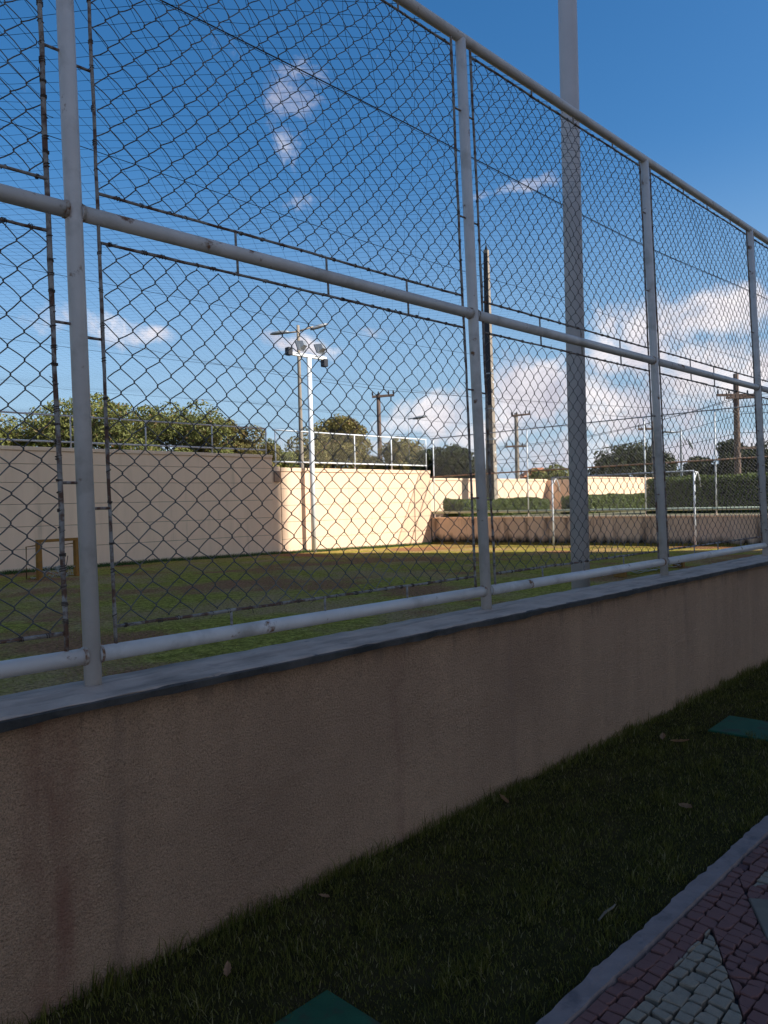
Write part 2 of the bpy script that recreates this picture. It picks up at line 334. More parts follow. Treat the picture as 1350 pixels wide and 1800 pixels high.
# ------------------------------------------------------------------ cobbles
def split(poly, p, d):
    n = (-d[1], d[0]); A, B = [], []
    for i in range(len(poly)):
        a, b = poly[i], poly[(i + 1) % len(poly)]
        sa = (a[0] - p[0]) * n[0] + (a[1] - p[1]) * n[1]; sb = (b[0] - p[0]) * n[0] + (b[1] - p[1]) * n[1]
        (A if sa >= 0 else B).append(a)
        if sa * sb < 0:
            t = sa / (sa - sb); c = (a[0] + (b[0] - a[0]) * t, a[1] + (b[1] - a[1]) * t); A.append(c); B.append(c)
    return [x for x in (A, B) if len(x) > 2]
def area(p): return .5 * abs(sum(p[i][0] * p[(i + 1) % len(p)][1] - p[(i + 1) % len(p)][0] * p[i][1] for i in range(len(p))))
def inside(pt, tri):
    s = [(tri[(k + 1) % 3][0] - tri[k][0]) * (pt[1] - tri[k][1]) - (tri[(k + 1) % 3][1] - tri[k][1]) * (pt[0] - tri[k][0]) for k in range(3)]
    return all(x > 0 for x in s) or all(x < 0 for x in s)
TRI = [((2.77, 1.112), (1.45, 1.112), (1.45, .305)), ((3.14, 1.112), (4.45, 1.112), (4.45, .32))]
SLABP = [(3.05, 1.08), (2.60, .81), (2.87, .40), (3.31, .67)]
cells = []
yb = 1.214; row = 0
while yb > .38:
    hgt = random.uniform(.046, .058); xx = 1.45 - random.uniform(0, .05)
    ph = random.uniform(0, 6); und = lambda x, y: y + .006 * math.sin(x * 5 + y * 9)
    while xx < 4.5:
        wd = random.uniform(.040, .066); jt = lambda: random.gauss(0, .0030)
        cells.append([(xx + jt(), min(1.214, und(xx, yb) + jt())), (xx + jt(), und(xx, yb - hgt) + jt()), (xx + wd + jt(), und(xx + wd, yb - hgt) + jt()), (xx + wd + jt(), min(1.214, und(xx + wd, yb) + jt()))])
        xx += wd
    yb -= hgt; row += 1
stones = []
for c0 in cells:
    polys = [c0]
    for T in TRI:
        for k in range(3):
            pp, dd = T[k], (T[(k + 1) % 3][0] - T[k][0], T[(k + 1) % 3][1] - T[k][1])
            if any(inside(p, T) for po in polys for p in po): polys = [y for x in polys for y in split(x, pp, dd)]
    c = np.mean(c0, 0)
    if math.hypot(c[0] - 2.95, c[1] - .74) < .5:
        for k in range(4):
            pp, dd = SLABP[k], (SLABP[(k + 1) % 4][0] - SLABP[k][0], SLABP[(k + 1) % 4][1] - SLABP[k][1])
            polys = [y for x in polys for y in split(x, pp, dd)]
    for po in polys:
        if area(po) < .0004: continue
        c = tuple(np.mean(po, 0))
        if inside(c, SLABP[:3]) or inside(c, (SLABP[0], SLABP[2], SLABP[3])): continue
        wh = any(inside(c, T) for T in TRI)
        gap = .0048 if wh else .0030
        po2 = []
        for p in po:
            dx, dy = c[0] - p[0], c[1] - p[1]; l = math.hypot(dx, dy) + 1e-9; g_ = gap * random.uniform(.6, 1.6)
            po2.append((p[0] + dx / l * g_ - c[0], p[1] + dy / l * g_ - c[1]))
        if len(po2) == 4 and random.random() < .5:   # chipped corner
            k = random.randrange(4); a_, b_, d_ = po2[k - 1], po2[k], po2[(k + 1) % 4]; f_ = random.uniform(.15, .35)
            po2[k:k + 1] = [(b_[0] + (a_[0] - b_[0]) * f_, b_[1] + (a_[1] - b_[1]) * f_), (b_[0] + (d_[0] - b_[0]) * f_, b_[1] + (d_[1] - b_[1]) * f_)]
        stones.append((math.hypot(c[0] - 2.6, (c[1] - 1.0) * 1.5) + (0 if c[0] > 1.8 else 2), c, po2, wh))
stones.sort(key=lambda s: s[0])
rest = {True: MB(), False: MB()}
def order(po):
    s = sum(po[i][0] * po[(i + 1) % len(po)][1] - po[(i + 1) % len(po)][0] * po[i][1] for i in range(len(po)))
    return po if s > 0 else po[::-1]
for k, (d, c, po, wh) in enumerate(stones):
    po = order(po); top = .010 + random.gauss(0, .0022)
    if k < 290:
        o = MB().prism(po, -.012, top, .0032, .0034).build('cobble', M_whst if wh else M_redst, pathg, loc=(c[0], c[1], 0))
        o.rotation_euler = (random.gauss(0, .03), random.gauss(0, .03), 0)
    else:
        rest[wh].prism([(p[0] + c[0], p[1] + c[1]) for p in po], -.012, top, .0032, .0034)
for wh in (True, False):
    if rest[wh].n: rest[wh].build('outlying_cobbles', M_whst if wh else M_redst, pathg, kind='stuff')
MB().prism(order([(p[0], p[1]) for p in SLABP]), -.012, .016, .004, .006).build('paving_slab', M_slab, pathg)

# ------------------------------------------------------------------ low wall with cap
lw = thing('low_wall', 'long tan stucco wall carrying the chain-link fence, grey cap on top', 'wall', (0, 2.55, 0))
nx_, nz_ = 500, 24
wx = np.linspace(-4, 24.45, nx_); wz = np.linspace(-.2, .922, nz_)
Xw, Zw = np.meshgrid(wx, wz); Yw = -.115 + .006 * np.sin(Xw * .9) * np.sin(Zw * 3) + rng.normal(0, .0012, Xw.shape)
i = np.arange(Xw.size).reshape(Xw.shape); q = np.stack([i[:-1, :-1], i[:-1, 1:], i[1:, 1:], i[1:, :-1]], -1)
wb = MB().add(np.stack([Xw, Yw, Zw], -1), q)
wb.box((-4, -.10, -.2), (24.45, .115, .9215))
wb.build('wall_face', M_stucco, lw)
cxs = np.linspace(-4, 24.45, 420)
def capring(dy, z): return np.c_[cxs, np.full(420, dy) + rng.normal(0, .0016, 420), np.full(420, z) + rng.normal(0, .0012, 420)]
rings = [capring(-.145, .935), capring(-.150, .940), capring(-.158, .953), capring(-.150, .957), capring(.0, .962), capring(.150, .957), capring(.16, .945), capring(.16, .920)]
v = np.concatenate(rings); a = np.arange(419); q = np.concatenate([np.c_[a + k * 420, a + k * 420 + 1, a + k * 420 + 421, a + k * 420 + 420] for k in range(7)])
q = np.concatenate([q, np.c_[a + 7 * 420, a + 7 * 420 + 1, a + 1, a]])
MB().add(v, q).build('wall_cap', M_cap, lw)
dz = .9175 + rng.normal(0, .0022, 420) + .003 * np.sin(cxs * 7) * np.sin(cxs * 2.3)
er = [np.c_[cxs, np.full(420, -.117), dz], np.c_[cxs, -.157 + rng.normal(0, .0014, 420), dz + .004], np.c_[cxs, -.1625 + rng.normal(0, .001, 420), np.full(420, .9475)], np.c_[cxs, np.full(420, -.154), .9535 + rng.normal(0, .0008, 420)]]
MB().add(np.concatenate(er), np.concatenate([np.c_[a + k * 420, a + k * 420 + 1, a + k * 420 + 421, a + k * 420 + 420] for k in range(3)])).build('drip_edge', mat('dark_drip_edge', (.085, .07, .06), .9, .35, 9, .5, 60, (.045, .04, .035), 6, .45, .65), lw)  # front edge of the cap, coloured darker than its top


# ------------------------------------------------------------------ near chain-link fence
S, T0 = 2.26, 1.187; ZB, ZM, ZT = .112, 1.657, 3.212     # heights above the wall cap
FK = range(-2, 6)                                       # posts
fence = thing('chain_link_fence', 'white pipe fence with chain-link panels standing on the near low wall', 'fence', (T0, 2.59, .951))
fence.rotation_euler = (-.0273, 0, 0)
R = .0295
post_m = None
def pipe(p0, p1, r, name, mt, parent, n=20, rings=None):
    p0 = np.array(p0, float); p1 = np.array(p1, float)
    mb = MB(); mb.tube([p0, p0 + (p1 - p0) * .5, p1], r, n)
    return mb.build(name, mt, parent, True)
for k in FK:
    x = k * S
    pipe((x, 0, -.012), (x, 0, ZT - .012), R, 'post', M_pipe, fence)
    fl = MB(); th = np.linspace(0, 2 * np.pi, 15)[:-1]
    fl.tube([(x, 0, -.004), (x, 0, .006), (x, 0, .010)], [R + .012, R + .010, R + .001], 14)
    fl.build('weld_collar', M_rod, fence, True)
x0, x1 = -2 * S - .6, 5 * S + .3
pipe((x0, 0, ZT), (x1, 0, ZT), R, 'top_rail', M_pipe, fence)
for k in list(FK)[:-1]:
    a, b = k * S + R * .8, (k + 1) * S - R * .8
    for nm, z in (('bottom_rail', ZB), ('middle_rail', ZM)):
        pipe((a, 0, z), (b, 0, z), R * .96, nm, M_pipe, fence)
        for xx, sgn in ((a + .006, 1), (b - .006, -1)):
            MB().tube([(xx - .006 * sgn, 0, z), (xx + .004 * sgn, 0, z), (xx + .008 * sgn, 0, z)], [R + .004, R + .002, R * .9], 14, False).build('weld', M_weld, fence, True)
IN = .088
def rod(p0, p1, r=.0055, wob=.002, name='frame_rod', n=8):
    p0 = np.array(p0, float); p1 = np.array(p1, float); t = np.linspace(0, 1, 26)[:, None]
    P = p0 + (p1 - p0) * t; P[1:-1] += rng.normal(0, wob * .35, (24, 3)); P[:, 1] += wob * np.sin(t[:, 0] * 9 + random.random() * 6)
    return MB().tube(P, r + np.abs(rng.normal(0, .0008, 26)), n).build(name, M_rod, fence, True)
stub_h = MB().tube([(0, 0, 0), (IN / 2, 0, 0), (IN, 0, 0)], .0052, 8).mesh('stub_side', M_rod, True)
stub_v = MB().tube([(0, 0, 0), (0, 0, .04), (0, 0, IN)], .0052, 8).mesh('stub_up', M_rod, True)
stub_w = MB().tube([(0, 0, 0), (0, 0, .02), (0, 0, .055)], .0052, 8).mesh('stub_short', M_rod, True)

def chain(w, h, a, b, rw, e, warp=True, samples=(0, .075, .16, .5, .84, .925), sides=4, seed=0, loose=0):
    """chain-link mesh in the plane x (0..w), z (0..h): interlocked zigzag wires"""
    r = np.random.default_rng(seed)
    nw = int(round(w / (a / 2))); ns = int(round(h / (b / 2)))
    ax = w / nw; bz = h / ns
    fr = np.concatenate([np.array(samples) + k for k in range(ns)] + [[ns]])
    seg = np.minimum(fr.astype(int), ns - 1); loc = fr - seg
    up = (seg % 2 == 0)
    paths = []
    # rounded profile: wires hook around each other at the nodes
    prof = loc
    over = .055
    for j in range(nw):
        par = (j % 2 == 0)
        rising = up if par else ~up
        base = np.where(rising, prof, 1 - prof)
        base = np.clip(.5 + (base - .5) * 1.20, -.025, 1.025)
        x = (j + base) * ax
        z = fr * bz
        y = e * np.where(rising, 1, -1) * np.clip(np.sin(np.pi * loc) * 1.6, 0, 1)
        paths.append(np.stack([x, y, z], -1))
    P = np.array(paths)
    if warp:
        x, z = P[:, :, 0].copy(), P[:, :, 2].copy()
        ph = r.uniform(0, 6.28, 8)
        ex = np.minimum(np.minimum(x, w - x), .3) / .3
        P[:, :, 0] += .007 * np.sin(z * 5.1 + ph[0] + x * 2) + .004 * np.sin(z * 13 + ph[1] - x * 5)
        P[:, :, 2] += (.008 * np.sin(x * 4.3 + ph[2] + z) + .005 * np.sin(x * 11 + ph[3])) - loose * .05 * ex * np.sin(np.pi * np.clip(z / h, 0, 1))
        P[:, :, 0] += .0028 * np.sin(x * 17 + z * 23 + ph[7]) + .002 * np.sin(x * 41 - z * 29 + ph[1]); P[:, :, 2] += .0030 * np.sin(x * 21 - z * 19 + ph[3]) + .002 * np.sin(x * 37 + z * 43)
        P[:, :, 1] += (.016 * np.sin(x * 3 + ph[4]) * np.sin(z * 3.3 + ph[5]) + .005 * np.sin(x * 9 + z * 7 + ph[6])) * ex
    return P
def ties(P0, P1, n, r, rw, seed):
    """short wire wraps round a rod between P0 and P1"""
    rr = np.random.default_rng(seed); mb = MB(); P0 = np.array(P0, float); P1 = np.array(P1, float)
    d = (P1 - P0); Ld = np.linalg.norm(d); d /= Ld
    u = np.cross(d, (0, 1, 0)); u /= np.linalg.norm(u); w = np.cross(d, u)
    for k in range(n):
        s = (k + .5 + rr.uniform(-.25, .25)) / n * Ld; tr = rr.integers(1, 4); L_ = rr.uniform(.006, .024)
        t = np.linspace(0, 1, 6 * tr + 1)[:, None]
        ang = t * 2 * np.pi * tr + rr.uniform(0, 6)
        p = P0 + d * (s + (t - .5) * L_) + (u * np.cos(ang) + w * np.sin(ang)) * (r + rw)
        mb.tubes(p[None], rw, 4)
        if rr.random() < .55:   # loose twisted end
            e = p[-1]; dirv = rr.normal(0, 1, 3); dirv /= np.linalg.norm(dirv); q_ = np.linspace(0, 1, 4)[:, None]
            mb.tubes((e + dirv * q_ * rr.uniform(.008, .03) + d * q_ ** 2 * rr.normal(0, .008))[None], rw * .8, 3)
    return mb
for k in list(FK)[:-1]:
    xa, xb = k * S + IN, (k + 1) * S - IN
    # vertical rods run the full height
    rod((xa, 0, ZB), (xa, 0, ZT - .02), .0062)
    rod((xb, 0, ZB), (xb, 0, ZT - .02), .0084 if k == -1 else .0062)
    for z0, z1, row in ((ZB + IN, ZM - IN, 0), (ZM + IN, ZT - .075, 1)):
        rod((xa, 0, z0), (xb, 0, z0)); rod((xa, 0, z1), (xb, 0, z1))
        far = k >= 3
        P = chain(xb - xa - .012, z1 - z0 - .012, .101, .097, .0019, .0075 if row else .0055, seed=k * 7 + row + 20, loose=1 if (row == 0 and k == -1) else .25)
        P[:, :, 0] += xa + .006; P[:, :, 2] += z0 + .006
        mb = MB().tubes(P, .0022, 3 if far else 4)
        mb.build('chain_link_mesh', M_wire, fence, True, kind='stuff')
        tb = MB()
        for A, B, n in (((xa, 0, z0), (xb, 0, z0), 19), ((xa, 0, z1), (xb, 0, z1), 19), ((xa, 0, z0), (xa, 0, z1), 11), ((xb, 0, z0), (xb, 0, z1), 22 if k == -1 else 11)):
            t_ = ties(A, B, n, .0062 if not (k == -1 and A[0] == xb) else .0088, .0018, int(abs(k * 50 + row * 9 + n + A[0] * 3 + 300)))
            tb.v += t_.v; tb.f4 += [f + tb.n for f in t_.f4]; tb.n += t_.n
        tb.build('tie_wires', M_tie, fence, True, kind='stuff')
    for z in (.62, 1.22, 2.18, 2.78) if k >= 0 else (.70, 1.25, 2.2, 2.9):
        obj('stub', stub_h, fence, (k * S, 0, z)); obj('stub', stub_h, fence, (xb, 0, z + .01))
    for fx in (.30, .52, .76):
        x = k * S + S * fx
        obj('stub', stub_v, fence, (x, 0, ZM)); obj('stub', stub_v, fence, (x + .004, 0, ZM - IN))
        obj('stub', stub_v, fence, (x - .1, 0, ZB)); obj('stub', stub_w, fence, (x + .03, 0, ZT - .075))

# ------------------------------------------------------------------ overhead net
net = thing('overhead_net', 'dark blue nylon net stretched level over the playing field', 'net', (10, 12, 4.2))
XA, XB, YA, YB = -7.0, 24.4, 2.68, 21.1
cabY = [3.64, 5.5, 8.6, 12.2, 16.4]
def netz(x, y):
    yy = np.array([2.68] + cabY + [21.1]); kk = np.clip(np.searchsorted(yy, y) - 1, 0, len(yy) - 2)
    t = (y - yy[kk]) / (yy[kk + 1] - yy[kk]); wd = yy[kk + 1] - yy[kk]
    sag = .022 * wd ** 1.2 * 4 * t * (1 - t)
    return 4.24 - sag * (1 + .35 * np.sin(x * .8 + kk)) + .015 * np.sin(x * 2.1 + y * 1.7) - .095 * np.clip((2.68 + .5 - y) / .5, 0, 1)
def clip(p, d):
    t0, t1 = -1e9, 1e9
    for a, lo, hi in ((0, XA, XB), (1, YA, YB)):
        if abs(d[a]) < 1e-9: continue
        u, w = (lo - p[a]) / d[a], (hi - p[a]) / d[a]
        t0, t1 = max(t0, min(u, w)), min(t1, max(u, w))
    return t0, t1
SP = .125; nb = MB()
for ang in (-.80, .765):
    d = np.array([math.cos(ang), math.sin(ang)]); nrm = np.array([-d[1], d[0]])
    cs = [np.array(c) @ nrm for c in ((XA, YA), (XB, YA), (XA, YB), (XB, YB))]
    for s in np.arange(min(cs), max(cs), SP):
        p = nrm * s; t0, t1 = clip(p, d)
        if t1 - t0 < .15: continue
        M_ = max(4, min(60, int((t1 - t0) / .33)))
        t = np.linspace(t0, t1, M_); xy = p + d * t[:, None]
        xy += nrm * (.022 * np.sin(t * 1.9 + s * .35) + .012 * np.sin(t * 4.7 + s * 1.1))[:, None]
        dist = np.hypot(xy[:, 0], xy[:, 1])
        nb.tubes(np.c_[xy, netz(xy[:, 0], xy[:, 1])][None] - np.array([10, 12, 4.2]), np.clip(.0021 - .00012 * dist, .0006, .0021)[None], 3)
nb.build('net_mesh', M_net, net, False, kind='stuff')
for y in cabY:
    t = np.linspace(0, 1, 60); x = XA + (XB - XA) * t
    z = 4.255 + .02 * np.sin(x * .9 + y) - .04 * np.abs(np.sin(x * .25))
    P = np.c_[x, y + .03 * np.sin(x * .7 + y), z] - np.array([10, 12, 4.2])
    cb = MB().tubes(P[None], .0042 if y < 4 else .003, 5)
    P2 = P.copy(); P2[:, 2] -= .012 + .010 * np.sin(x * 5); P2[:, 1] += .010 * np.sin(x * 7)
    if y < 4: cb.tubes(P2[None], .002, 4)
    cb.build('support_cable', M_cable, net, True)

# ------------------------------------------------------------------ tall mast beside the fence
def floodlight(parent, loc, rz, tilt, scale=1.0):
    e = MB(); w, h, d = .26 * scale, .22 * scale, .16 * scale
    # tapered housing: deep box narrowing to the back
    V = [(-w, 0, -h), (w, 0, -h), (w, 0, h), (-w, 0, h), (-w * .62, d * 2, -h * .5), (w * .62, d * 2, -h * .5), (w * .62, d * 2, h * .55), (-w * .62, d * 2, h * .55)]
    e.add(V, [(0, 1, 5, 4), (1, 2, 6, 5), (2, 3, 7, 6), (3, 0, 4, 7), (4, 5, 6, 7)])
    o = e.build('floodlight', M_alu, parent, loc=loc); o.rotation_euler = (tilt, 0, rz)
    rbox((-w * 1.05, -.03, -h * 1.05), (w * 1.05, .01, h * 1.05), .012).build('lens', M_glass, o)
    MB().tube([(-w * 1.12, .1, 0), (-w * 1.12, .06, -h * 1.3), (w * 1.12, .06, -h * 1.3), (w * 1.12, .1, 0)], .014, 6).build('bracket', M_alu, o)
    return o
mast = thing('lamp_mast', 'thick round grey-white mast rising just behind the fence between second and third posts', 'pole', (6.24, 3.62, -.02))
pipe((0, 0, 0), (0, 0, 9.2), .083, 'pole', M_mast, mast, 32)
MB().prism([(-.17, -.17), (.17, -.17), (.17, .17), (-.17, .17)], 0, .03, .005, .005).build('base_plate', M_mast, mast)
pipe((-.7, 0, 9.0), (.7, 0, 9.0), .045, 'cross_arm', M_mast, mast, 12)
for s_ in (-.45, .45): floodlight(mast, (s_, .1, 9.3), math.pi, -.5)

# ------------------------------------------------------------------ far walls of the field
def course_wall(name, label, x0, x1, y, zbase, ztop, joints, cap_h, th=.2, mt=M_cream):
    t = thing(name, label, 'wall', ((x0 + x1) / 2, y, 0)); xm = (x0 + x1) / 2
    MB().box((x0 - xm + .002, .012, zbase - .3), (x1 - xm - .002, th - .012, ztop - .02)).build('joint_backing', M_joint, t)
    zs = [zbase - .25] + joints + [ztop - cap_h]
    for a, b in zip(zs[:-1], zs[1:]):
        rbox((x0 - xm, 0, a + .007), (x1 - xm, th, b - .007), .006).build('wall_course', mt, t)
    rbox((x0 - xm - .01, -.03, ztop - cap_h), (x1 - xm + .01, th + .03, ztop), .012).build('coping', mt, t)
    return t
wa = course_wall('beige_wall', 'taller beige coursed wall in shade along the far left side of the field', -12, 16.25, 21.2, 0, 3.35, [.60, 1.20, 1.80, 2.38, 2.88], .11)
wbb = course_wall('cream_wall', 'bright sunlit cream coursed wall behind the floodlight mast', 16.62, 24.5, 21.2, -.15, 2.92, [.42, 1.02, 1.60, 2.18], .14)
tb = thing('wall_pier', 'narrow beige pier between the shaded tall wall and the sunlit cream wall', 'pier', (16.44, 21.2, 0))
rbox((-.185, .02, -.3), (.165, .2, 2.95), .01).build('pier_shaft', M_cream, tb)
rbox((-.12, -.05, 2.42), (.12, .018, 2.80), .01).build('rusty_bracket', M_rust, tb)

def railing(name, label, pts, y, zb, zt, zbase, mt, mesh_r, rr=.024, ztop_ext=None, meshmat=None):
    t = thing(name, label, 'railing', ((pts[0] + pts[-1]) / 2, y, zbase)); xm = (pts[0] + pts[-1]) / 2
    for p in pts: pipe((p - xm, 0, 0), (p - xm, 0, zt - zbase), rr, 'post', mt, t, 10)
    pipe((pts[0] - xm - .1, 0, zt - zbase), (pts[-1] - xm + .02, 0, zt - zbase), rr * 1.1, 'top_rail', mt, t, 10)
    pipe((pts[0] - xm - .1, 0, zb - zbase), (pts[-1] - xm + .02, 0, zb - zbase), rr * 1.15, 'bottom_rail', mt, t, 10)
    for a, b in zip(pts[:-1], pts[1:]):
        P = chain(b - a - .1, zt - zb - .08, .10, .10, .002, .004, warp=False, samples=(0,), seed=3)
        P[:, :, 0] += a - xm + .05; P[:, :, 2] += zb - zbase + .04
        MB().tubes(P, mesh_r, 3).build('chain_link_mesh', meshmat or M_wire, t, kind='stuff')
    return t
railing('wall_railing', 'grey pipe railing with mesh on top of the shaded beige wall', [-.1, 2.3, 4.65, 7.0, 9.33, 11.62, 13.95, 16.1], 21.32, 3.52, 4.25, 3.34, M_pipe, .0032)
M_lightwire = mat('pale_mesh_wire', (.34, .31, .25), .6)
railing('wall_railing', 'white pipe railing with mesh on top of the sunlit cream wall', [16.5, 18.24, 20.29, 22.32, 24.42], 21.32, 3.13, 4.23, 2.91, M_white, .0032, meshmat=M_lightwire)

# end wall with terrace behind
rw = thing('retaining_wall', 'low stained tan retaining wall closing the far right end of the field', 'wall', (24.5, 12, 0))
ny_, nz_ = 220, 14
yy = np.linspace(2.75, 21.16, ny_) - 12; zz = np.linspace(-.35, .899, nz_); Yr, Zr = np.meshgrid(yy, zz)
i = np.arange(Yr.size).reshape(Yr.shape); q = np.stack([i[:-1, :-1], i[1:, :-1], i[1:, 1:], i[:-1, 1:]], -1)
mb = MB().add(np.stack([rng.normal(0, .002, Yr.shape), Yr, Zr], -1), q); mb.box((.004, 2.75 - 12, -.35), (.155, 21.16 - 12, .899))
mb.build('wall_face', M_ret, rw)
rbox((-.03, 2.75 - 12, .90), (.16, 21.16 - 12, .955), .008).build('coping', M_cream, rw)
cf = thing('court_fence', 'tall slender white post fence with mesh on the retaining wall', 'fence', (24.58, 12, .955))
py = [21.05 - 2.325 * k for k in range(8)]
for y in py: pipe((0, y - 12, 0), (0, y - 12, 3.30), .024, 'post', M_white, cf, 10)
pipe((0, py[0] - 12 + .1, 3.30), (0, py[-1] - 12, 3.30), .020, 'top_rail', M_alu, cf, 10)
pipe((0, py[0] - 12 + .1, 1.70), (0, py[-1] - 12, 1.74), .026, 'middle_rail', M_rust, cf, 10)
pipe((0, py[0] - 12 + .1, .20), (0, py[-1] - 12, .20), .048, 'bottom_rail', mat('pale_green_pipe', (.42, .45, .33), .7, .1, 2), cf, 12)
P = chain(py[0] - py[-1], 3.05, .105, .105, .002, .004, warp=False, samples=(0,), seed=5)
P = np.stack([P[:, :, 1], P[:, :, 0] + py[-1] - 12, P[:, :, 2] + .22], -1)
MB().tubes(P, .0027, 3).build('chain_link_mesh', M_lightwire, cf, kind='stuff')

goal = thing('football_goal', 'large white steel goal frame in front of the stained retaining wall', 'goal', (23.95, 12.4, -.05))
for y in (2.55, -2.55):
    pipe((0, y, -.03 if y < 0 else -.08), (0, y, 2.40), .031, 'post', M_white, goal, 14)
    MB().tube([(0, y, 2.38), (.28, y, 2.36), (.42, y, 2.18), (.50, y, 1.9)], .022, 8).build('stanchion', M_white, goal, True)
    MB().tube([(0, y, 2.12), (.22, y, 2.36)], .018, 8).build('brace', M_white, goal, True)
pipe((0, -2.55, 2.40), (0, 2.55, 2.40), .030, 'crossbar', M_alu, goal, 14)

# ------------------------------------------------------------------ floodlight mast at the cream wall
fm = thing('floodlight_mast', 'slim white mast with two floodlights in front of the sunlit cream wall', 'floodlight', (17.74, 20.86, -.08))
pipe((0, 0, 0), (0, 0, 6.88), .085, 'pole', M_white, fm, 18)
rbox((-.80, -.05, 6.88), (.80, .05, 7.00), .01).build('cross_arm', M_white, fm)
for s_, rz_ in ((-.42, math.pi * .12), (.46, math.pi * .10)):
    floodlight(fm, (s_, .0, 7.24), rz_ + math.pi, .35, .74)
for s_, z_ in ((-.90, 7.0), (.72, 6.78)):
    rbox((s_ - .09, -.10, z_ - .14), (s_ + .09, .10, z_ + .14), .02).build('ballast_box', M_dark, fm)

# street furniture beyond
def tapered(t, h, r0, r1, mt, name='pole', n=12):
    zz = np.linspace(0, h, 6); return MB().tube(np.c_[np.zeros(6), np.zeros(6), zz], np.linspace(r0, r1, 6), n).build(name, mt, t, True)
def lamp_head(t, p, ang, el, s=1.0):
    V = []; q = []
    prof = [(-.38, .05, .04), (-.25, .11, .07), (0, .14, .09), (.25, .12, .07), (.40, .05, .03)]
    mb = MB()
    for k, (x, w, h) in enumerate(prof):
        V += [(x * s, -w * s, 0), (x * s, -w * .6 * s, h * s), (x * s, w * .6 * s, h * s), (x * s, w * s, 0), (x * s, 0, -h * .7 * s)]
        if k: q += [((k - 1) * 5 + i, (k - 1) * 5 + (i + 1) % 5, k * 5 + (i + 1) % 5, k * 5 + i) for i in range(5)]
    mb.add(V, q); mb.ng += [[4, 3, 2, 1, 0], [20, 21, 22, 23, 24]]
    o = mb.build('lamp_head', M_alu, t, True, loc=p); o.rotation_euler = (0, -el, ang); return o
CAMR = math.atan2(rgt.y, rgt.x)
def street_lamp(label, loc, h, arms, r=.09, mt=M_alu):
    t = thing('street_lamp', label, 'street lamp', loc, 'street lamps beyond the field')
    tapered(t, h, r, r * .55, mt)
    for da, ln, rise in arms:
        d = np.array([math.cos(da), math.sin(da), 0])
        p1 = d * ln + np.array([0, 0, h - .25 + rise])
        MB().tube([(0, 0, h - .25), tuple(d * ln * .5 + np.array([0, 0, h - .25 + rise * .5])), tuple(p1)], .035, 8).build('arm', mt, t, True)
        lamp_head(t, tuple(p1 + d * .25), da, math.atan2(rise, ln))
    return t
street_lamp('double armed street lamp standing just behind the floodlight mast', (19.92, 24.05, -.3), 9.15, ((CAMR + .3, .62, .22), (CAMR + math.pi, .48, -.05)), .11, M_concrete)
street_lamp('single street lamp head left of the tall concrete pole', (29.6, 27.0, -.3), 6.5, ((CAMR, .35, .06),), .03)
street_lamp('street lamp with one arm to the left beyond the dark hedge', (49.35, 21.1, .9), 5.1, ((CAMR + math.pi, .55, .02), (CAMR, .35, -.8)), .10)
street_lamp('twin headed street lamp far off near the orange roof', (60.4, 38.4, .9), 4.2, ((CAMR + math.pi, .6, .05), (CAMR, .6, .05)), .07)

cp = thing('concrete_pole', 'tall square tapered concrete pole with open slots behind the second fence post', 'utility pole', (27.72, 20.38, .9), rz=.25)
w0, w1, H = .205, .095, 11.75
V = [(-w0, -w0, 0), (w0, -w0, 0), (w0, w0, 0), (-w0, w0, 0), (-w1, -w1, H), (w1, -w1, H), (w1, w1, H), (-w1, w1, H)]
MB().add(V, [(0, 3, 2, 1), (4, 5, 6, 7), (0, 1, 5, 4), (1, 2, 6, 5), (2, 3, 7, 6), (3, 0, 4, 7)]).build('pole', M_concrete, cp)
MB().add([(-.06, -.06, H), (.06, -.06, H), (.06, .06, H), (-.06, .06, H), (0, 0, H + .3)], None, [(0, 1, 4), (1, 2, 4), (2, 3, 4), (3, 0, 4)]).build('tip', M_dark, cp)
dk = MB()
for s_ in range(2):
    V = [(-w0 * .62, -w0 - .004 - 0, 3.6), (w0 * .1, -w0 - .004, 3.6)]
for z in np.arange(2.2, 7.0, .62):
    w = w0 + (w1 - w0) * z / H
    rbox((-.045, -w - .03, z - .04), (.045, -w + .01, z + .04), .01).build('step_bolt', M_white, cp)
w = lambda z: w0 + (w1 - w0) * z / H
for za, zb_ in ((.2, 3.2), (4.9, 11.6)):  # dark strips laid over the left face of the pole
    a, b = w(za), w(zb_)
    MB().add([(-a - .012, -a * .85, za), (-a - .012, a * .85, za), (-b - .012, b * .85, zb_), (-b - .012, -b * .85, zb_), (-a + .05, -a * .85, za), (-a + .05, a * .85, za), (-b + .05, b * .85, zb_), (-b + .05, -b * .85, zb_)],
             [(0, 1, 2, 3), (0, 3, 7, 4), (1, 5, 6, 2), (0, 4, 5, 1), (3, 2, 6, 7)]).build('dark_face_strip', M_dark, cp)
for z in (4.75, 6.3, 3.4):
    ww = w(z) + .02
    rbox((-ww, -ww, z - .03), (ww, ww, z + .03), .008).build('clamp_band', M_alu, cp)

